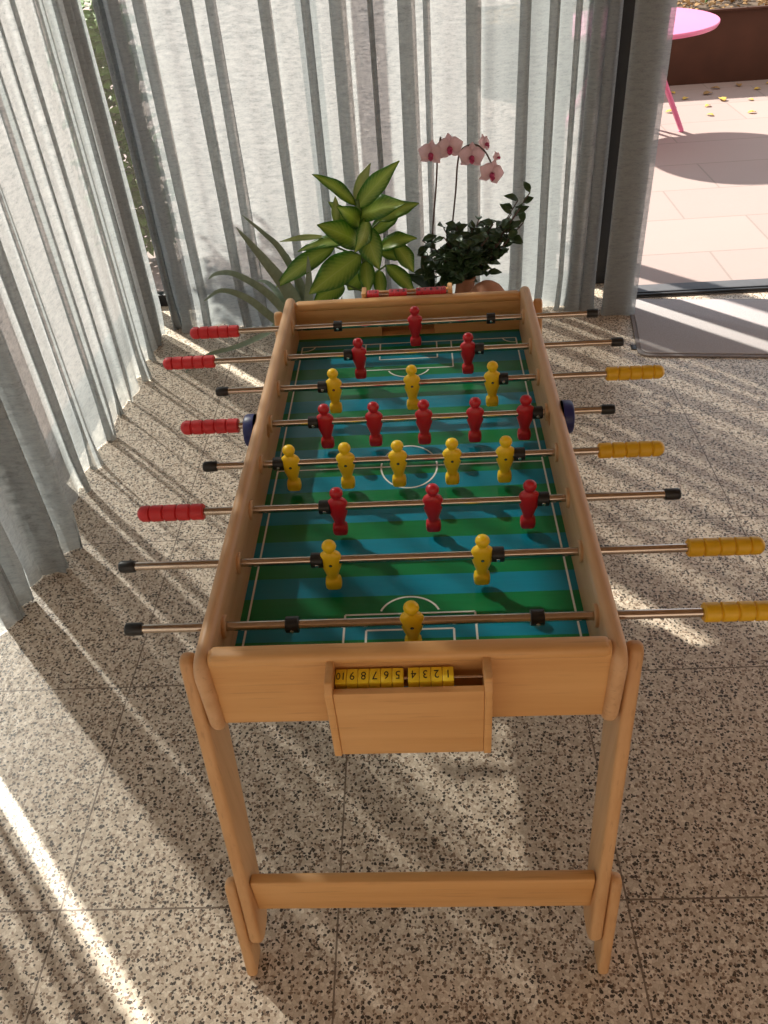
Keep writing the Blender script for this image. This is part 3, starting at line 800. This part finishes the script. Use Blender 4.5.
AL = [([(-0.47, 2.30, .15), (-0.495, 2.30, 0.30), (-0.583, 2.32, 0.444), (-0.679, 2.33, 0.585)], 0.066), ([(-0.455, 2.32, .15), (-0.449, 2.33, 0.303), (-0.523, 2.38, 0.46), (-0.587, 2.40, 0.529), (-0.667, 2.42, 0.601)], 0.034),
      ([(-0.48, 2.29, .15), (-0.55, 2.30, 0.262), (-0.618, 2.30, 0.343), (-0.72, 2.32, 0.40), (-0.794, 2.33, 0.40), (-0.831, 2.33, 0.379)], 0.034), ([(-0.48, 2.28, .15), (-0.572, 2.27, 0.214), (-0.659, 2.23, 0.329), (-0.752, 2.2, 0.384), (-0.827, 2.18, 0.352)], 0.036),
      ([(-0.49, 2.30, .15), (-0.56, 2.33, .165), (-0.66, 2.38, 0.09), (-0.79, 2.40, 0.03), (-0.90, 2.37, 0.018), (-0.965, 2.29, 0.016), (-0.985, 2.225, 0.012)], 0.026),
      ([(-0.46, 2.32, .15), (-0.47, 2.36, 0.26), (-0.485, 2.42, 0.345), (-0.52, 2.5, 0.40)], 0.034), ([(-0.49, 2.32, .15), (-0.545, 2.36, 0.26), (-0.61, 2.44, 0.30), (-0.67, 2.5, 0.29)], 0.030),
      ([(-0.45, 2.30, .15), (-0.425, 2.27, .27), (-0.41, 2.27, 0.38), (-0.405, 2.29, 0.47)], 0.045), ([(-0.46, 2.28, .15), (-0.40, 2.22, .22), (-0.33, 2.17, 0.27), (-0.28, 2.14, 0.28)], 0.034)]
for pts, w in AL:
    off = Vector((ax, ay, 0)); o = obj('leaf', blade([Vector(p) - off for p in pts], w), m_aloe, A_, angle=60)

# orchid
ox, oy = 0.085, 2.43
O_ = empty('orchid', (ox, oy, 0), 'orchid with pale pink flowers on two thin dark stems in a white pot', 'potted plant')
obj('pot', pot_bm(0.05, 0.066, 0.24), m_potw, O_)
bm = bmesh.new(); lathe(bm, [(0.21, 0), (0.21, 0.055), (0.225, 0.054), (0.232, 0)], None, 20); obj('bark', bm, m_bark, O_)
off = Vector((ox, oy, 0))
for pts in ([(0.082, 2.43, 0.22), (0.09, 2.44, 0.444), (0.112, 2.45, 0.66), (0.119, 2.45, 0.76), (0.124, 2.44, 0.80), (0.133, 2.43, 0.845)],
            [(0.11, 2.43, 0.22), (0.160, 2.44, 0.42), (0.187, 2.45, 0.62), (0.197, 2.45, 0.74), (0.215, 2.44, 0.795), (0.262, 2.43, 0.81), (0.30, 2.42, 0.785), (0.328, 2.41, 0.735)]):
    bm = bmesh.new(); tube(bm, spline([Vector(p) - off for p in pts], 8), 0.0034, 8); obj('stem', bm, m_ostem, O_)
for k, (b, t, w) in enumerate([((0.08, 2.43, .23), (-0.03, 2.36, .34), .06), ((0.09, 2.42, .23), (0.20, 2.33, .33), .06), ((0.08, 2.44, .23), (0.05, 2.52, .39), .055), ((0.085, 2.40, .23), (0.045, 2.31, .40), .045)]):
    bm = bmesh.new(); leaf_bm(bm, Vector(b) - off, Vector(t) - off, w, .08, .2, 8, (0, -.5, .8)); solid(obj_keep('leaf', bm, m_jade, O_), .002)
def flower(c, size, face, roll=0.0):
    f = Vector(face).normalized(); upv = Vector((0, 0, 1)); r_ = upv.cross(f).normalized(); u_ = f.cross(r_).normalized()
    c = Vector(c) - off; bm = bmesh.new()
    def ptl(ang, L, w, push):
        d = r_ * math.sin(ang + roll) + u_ * math.cos(ang + roll)
        leaf_bm(bm, c + f * push, c + d * L + f * (push - .004), w, .06, .12, 8, f, shape=0.8)
    R_ = size * .58
    for a in (0, 2.25, -2.25): ptl(a, R_ * 1.0, R_ * .72, 0.0)
    for a in (1.35, -1.35): ptl(a, R_ * 1.05, R_ * 1.25, 0.003)
    o = solid(obj_keep('flower', bm, m_petal, O_), .001); tag(o, 'pale pink orchid flower')
    bm = bmesh.new()
    lathe(bm, [(0, 0), (0.001, R_ * .13), (0.008, R_ * .22), (0.014, R_ * .13), (0.016, 0)], Matrix.Translation(c + f * .004 - u_ * R_ * .12) @ f.to_track_quat('Z', 'Y').to_matrix().to_4x4(), 12)
    leaf_bm(bm, c + f * .010 - u_ * R_ * .15, c + f * .014 - u_ * R_ * .55, R_ * .4, .2, .3, 6, f)
    tag(obj_keep('lip', bm, m_lip, o), 'dark magenta lip')
for c, sz, fc, rl in [((0.095, 2.43, 0.788), .084, (-.1, -.95, .15), .1), ((0.166, 2.43, 0.806), .088, (0, -.95, .2), -.1), ((0.248, 2.42, 0.772), .086, (.05, -.95, .15), .1), ((0.322, 2.40, 0.712), .086, (.25, -.9, .05), .35), ((0.298, 2.45, 0.806), .062, (.75, -.5, .3), .2), ((0.345, 2.44, 0.758), .036, (.7, -.6, .2), 0)]:
    flower(c, sz, fc, rl)

# jade-like dark bush
jx, jy = 0.22, 2.36
J = empty('jade_plant', (jx, jy, 0), 'dark green bushy plant with small glossy leaves right of the orchid', 'potted plant')
off = Vector((jx, jy, 0))
bm = bmesh.new(); lathe(bm, [(0, 0), (0, .045), (.01, .052), (.12, .060), (.20, .056), (.255, .042), (.285, .038), (.315, .044), (.32, .042), (.32, .034), (.29, .030), (.285, 0)], None, 28); obj('pot', bm, m_terra, J)
rnd = random.Random(21)
tips = []
for _ in range(64):
    a = rnd.uniform(0, 2 * PI); r_ = rnd.uniform(0.04, 0.15); h = rnd.uniform(0.30, 0.53)
    tips.append((0.20 + r_ * math.cos(a) * 1.05 + (h - .4) * .35, 2.38 + r_ * .75 * math.sin(a), h))
tips += [(0.474, 2.40, 0.630), (0.438, 2.39, 0.575), (0.405, 2.40, 0.55), (0.43, 2.41, 0.60), (0.45, 2.38, 0.52), (0.40, 2.38, 0.50), (0.39, 2.40, 0.44), (0.42, 2.40, 0.47), (0.36, 2.38, 0.42), (0.37, 2.40, 0.52), (0.34, 2.38, 0.38), (0.05, 2.38, 0.47), (0.03, 2.36, 0.42), (0.07, 2.36, .36), (0.09, 2.34, .33)]
sb_ = bmesh.new(); lf = bmesh.new()
for tpt in tips:
    t = Vector(tpt); b = Vector((0.22, 2.365, 0.30)); mid = b.lerp(t, .5) + Vector((0, 0, -.015 if t.x > .35 else .02))
    P = spline([b - off, mid - off, t - off], 5); tube(sb_, P, [0.0035] * 5 + [0.0025] * (len(P) - 5), 5)
    for k in range(7):
        u = 1.0 - 0.09 * k; q = P[min(len(P) - 1, int(u * (len(P) - 1)))]
        a = rnd.uniform(0, 2 * PI); dr = Vector((math.cos(a), math.sin(a) * .9 - .2, rnd.uniform(-.45, .8))).normalized()
        leaf_bm(lf, q, q + dr * rnd.uniform(.042, .066), rnd.uniform(.024, .034), .1, .25, 4, (dr.x * .2 + rnd.uniform(-.4, .4), -.6, .8))
obj('stems', sb_, m_ostem, J); solid(obj_keep('foliage', lf, m_jade, J), .0015)

# round terracotta vessel at the right of the bush
bm = bmesh.new(); lathe(bm, [(0, 0), (0, .060), (.008, .068), (.08, .084), (.17, .093), (.25, .090), (.305, .074), (.335, .052), (.350, .030), (.357, .012), (.358, 0)], None, 32)
tag(obj('terracotta_jar', bm, m_terra, None, (0.300, 2.215, 0)), 'round brown terracotta jar with a domed top behind the far right corner of the table', 'jar')
# small spiky haworthia
hx_, hy_ = -0.305, 2.20
H = empty('small_succulent', (hx_, hy_, 0), 'small spiky pale green succulent low behind the far left end of the table', 'potted plant')
obj('pot', pot_bm(0.05, 0.065, 0.20), m_potg, H)
bm = bmesh.new(); lathe(bm, [(0.17, 0), (0.17, 0.055), (0.185, 0.054), (0.19, 0)], None, 20); obj('soil', bm, m_soil, H)
m_succ = thin_mat('succulent_skin', (0.25, 0.33, 0.18, 1), 0.5, 0.08, 0.3, 90)
for k in range(14):
    a = k * 2.4; l = 0.07 + 0.05 * rnd.random(); rr = .25 + .6 * (k % 4) / 4
    obj('leaf', blade([(0, 0, .185), (math.cos(a) * l * .4 * rr, math.sin(a) * l * .4 * rr, .185 + l * .6), (math.cos(a) * l * rr, math.sin(a) * l * rr, .185 + l * 1.15)], 0.018), m_succ, H)

# ------------------------------------------------------------------ door mat
DM = empty('door_mat', (0.925, 2.197, 0), 'dark grey rectangular door mat with rounded corners at the open door', 'door mat', None, math.radians(-6.9))
def rr(x0, x1, y0, y1, r): return rounded_poly([(x0, y0), (x1, y0), (x1, y1), (x0, y1)], [r] * 4, 6)
bm = bmesh.new(); prism(bm, rr(0, 0.95, 0, 0.535, 0.045), 'z', 0.0005, 0.008, 0.002, 2); obj('border', bm, m_matb, DM)
bm = bmesh.new(); prism(bm, rr(0.016, 0.934, 0.016, 0.519, 0.034), 'z', 0.0082, 0.0125, 0.002, 2); obj('pile', bm, m_mat, DM)
bm = bmesh.new(); bx(bm, -0.022, 0.004, 0.060, 0.100, 0.0005, 0.004, 0.001); tg = obj('care_tag', bm, m_black, DM)

# ------------------------------------------------------------------ outside
# pink garden table
px_, py_ = 1.48, 5.37
G = empty('garden_table', (px_, py_, -0.005), 'round pink metal garden table outside on the sunny paving', 'table')
bm = bmesh.new(); lathe(bm, [(0.675, 0), (0.675, 0.50), (0.672, 0.535), (0.690, 0.545), (0.700, 0.542), (0.702, 0.530), (0.702, 0)], None, 64); obj('tabletop', bm, m_pink, G)
for k in range(4):
    a = k * PI / 2 - 0.05
    bm = bmesh.new()
    for dd in (-.06, .06):
        pts = [(math.cos(a) * 0.12 - math.sin(a) * dd, math.sin(a) * 0.12 + math.cos(a) * dd, 0.672), (math.cos(a) * 0.22 - math.sin(a) * dd * .8, math.sin(a) * 0.22 + math.cos(a) * dd * .8, 0.40), (math.cos(a) * 0.42 - math.sin(a) * dd * .2, math.sin(a) * 0.42 + math.cos(a) * dd * .2, 0.012)]
        tube(bm, pts, 0.015, 10)
    cyl(bm, 'z', (math.cos(a) * .42, math.sin(a) * .42), 0.018, 0.0, 0.014, 0.003, 14)
    obj('leg', bm, m_pink, G)
bm = bmesh.new(); lathe(bm, [(0.38, 0.19), (0.38, 0.215), (0.395, 0.215), (0.395, 0.19), (0.38, 0.19)], None, 32); obj('brace_ring', bm, m_pink, G)

# corten planter
PB = empty('planter', (4.0, 7.1, -0.005), 'long rusty brown steel planter bed across the far side of the patio', 'planter')
bm = bmesh.new()
for (x0_, x1_, ya, yb) in ((-3.4, 4, -0.45, -0.435), (-3.4, 4, 0.435, 0.45), (-3.4, -3.385, -0.435, 0.435), (3.985, 4, -0.435, 0.435)): bx(bm, x0_, x1_, ya, yb, 0, 0.53, 0.002)
bx(bm, -3.4, 4, -0.475, -0.435, 0.515, 0.53, 0.002)
obj('shell', bm, m_rust, PB)
bm = bmesh.new(); bx(bm, -3.38, 3.98, -0.43, 0.43, 0.02, 0.49); obj('soil', bm, m_soil, PB, smooth=False)
m_l1 = thin_mat('dry_leaf', (0.40, 0.24, 0.10, 1), 0.8, 0.3, 0.5, 9); m_l2 = thin_mat('yellow_leaf', (0.72, 0.50, 0.10, 1), 0.7, 0.3, 0.3, 9); m_gr = thin_mat('hedge_leaf', (0.13, 0.24, 0.05, 1), 0.6, 0.3, 0.5, 6)
bm = bmesh.new()
for _ in range(900):
    x, y = rnd.uniform(-3.3, 1.2), rnd.uniform(-.42, .42); a = rnd.uniform(0, 6.28); l = rnd.uniform(.03, .07)
    b = Vector((x, y, .495 + rnd.uniform(0, .05))); leaf_bm(bm, b, b + Vector((math.cos(a) * l, math.sin(a) * l, rnd.uniform(-.01, .03))), l * .7, .1, .2, 3, (rnd.uniform(-.5, .5), rnd.uniform(-.5, .5), 1))
o = solid(obj_keep('leaf_litter', bm, m_l1, None, (4.0, 7.1, -0.005)), .001); tag(o, 'dry brown leaf litter lying on the soil of the rusty planter', 'leaves', None, 'stuff')
bm = bmesh.new()
for _ in range(700):
    a = rnd.uniform(0, 6.28); r_ = rnd.uniform(.2, 1) ** .5; cxx = rnd.choice((-2.2, -1.5, -.9, -.3, .4, 1.2))
    b = Vector((cxx + .33 * r_ * math.cos(a), .12 + .22 * r_ * math.sin(a), .56 + rnd.uniform(0, .42))); l = rnd.uniform(.05, .1); a2 = rnd.uniform(0, 6.28)
    leaf_bm(bm, b, b + Vector((math.cos(a2) * l, math.sin(a2) * l, rnd.uniform(-.03, .06))), l * .5, .1, .2, 3, (rnd.uniform(-.5, .5), -.4, 1))
for cxx in (-2.2, -1.5, -.9, -.3, .4, 1.2): tube(bm, [(cxx, .12, .49), (cxx + .02, .12, .7), (cxx, .13, .9)], 0.012, 6)
o = solid(obj_keep('shrub_foliage', bm, m_gr, None, (4.0, 7.1, -0.005)), .001); tag(o, 'low green planting growing out of the rusty planter', 'plants', None, 'stuff')

# fallen leaves on the paving
spots = [(1.95, 6.15), (2.25, 5.95), (2.6, 6.05), (2.85, 6.2), (2.75, 6.35), (3.0, 6.3), (2.35, 6.3), (2.1, 6.4), (2.95, 6.05), (3.15, 6.4), (2.5, 5.7), (2.2, 5.7), (2.8, 5.75), (3.05, 5.9), (1.95, 5.85), (2.65, 6.5), (2.9, 6.5), (3.2, 6.15), (2.45, 6.45), (2.0, 6.0), (3.1, 6.5), (2.7, 5.5), (2.15, 6.2), (2.4, 6.1)]
lm = []
for mtl in (m_l2, m_l1):
    bm = bmesh.new(); leaf_bm(bm, (-.03, 0, .004), (.03, 0, .004), .036, .08, .25, 5, (0, 0, 1)); me_o = solid(obj_keep('fallen_leaf', bm, mtl, None)); lm.append(me_o)
used = set()
for i, (x, y) in enumerate(spots):
    k = 0 if i % 3 else 1
    if k not in used: o = lm[k]; used.add(k)
    else: o = lm[k].copy(); C.objects.link(o)
    o.location = (x, y, -0.004); o.rotation_euler = (0, 0, rnd.uniform(0, 6.28)); s_ = rnd.uniform(.8, 1.6); o.scale = (s_, s_, s_)
    tag(o, ('small yellow fallen leaf lying on the paving before the rusty planter', 'small brown fallen leaf lying on the paving before the rusty planter')[k], 'leaf', ('yellow leaves fallen on the paving', 'brown leaves fallen on the paving')[k])

# hedge seen through the slit between the curtains
HG = empty('hedge', (-1.46, 3.55, -0.005), 'narrow green hedge outside seen through the slit in the curtains', 'hedge')
bm = bmesh.new()
for _ in range(1300):
    b = Vector((rnd.uniform(-0.20, 0.16), rnd.uniform(-.16, .16), rnd.uniform(.10, 1.22))); l = rnd.uniform(.05, .10); a2 = rnd.uniform(0, 6.28)
    leaf_bm(bm, b, b + Vector((math.cos(a2) * l, math.sin(a2) * l, rnd.uniform(-.05, .05))), l * .55, .1, .2, 3, (rnd.uniform(-.6, .6), rnd.uniform(-.8, .2), .8))
solid(obj_keep('foliage', bm, m_gr, HG), .001)
bm = bmesh.new()
for x in (-.1, .08): tube(bm, [(x, 0, 0), (x + .03, .02, .6), (x - .02, 0, 1.1)], 0.015, 7)
obj('stems', bm, m_soil, HG)

bm = bmesh.new(); bx(bm, -.05, .05, -.05, .05, 0, 2.5, 0.006); bx(bm, -.08, .08, -.08, .08, 0, 0.012, 0.003)  # unseen upright added outside to throw a shadow strip across the door mat
tag(obj('shade_post', bm, m_dark, None, (0.60, 3.6, -0.005)), 'unseen slim dark square post outside on the paving behind the back curtain', 'shade_post')
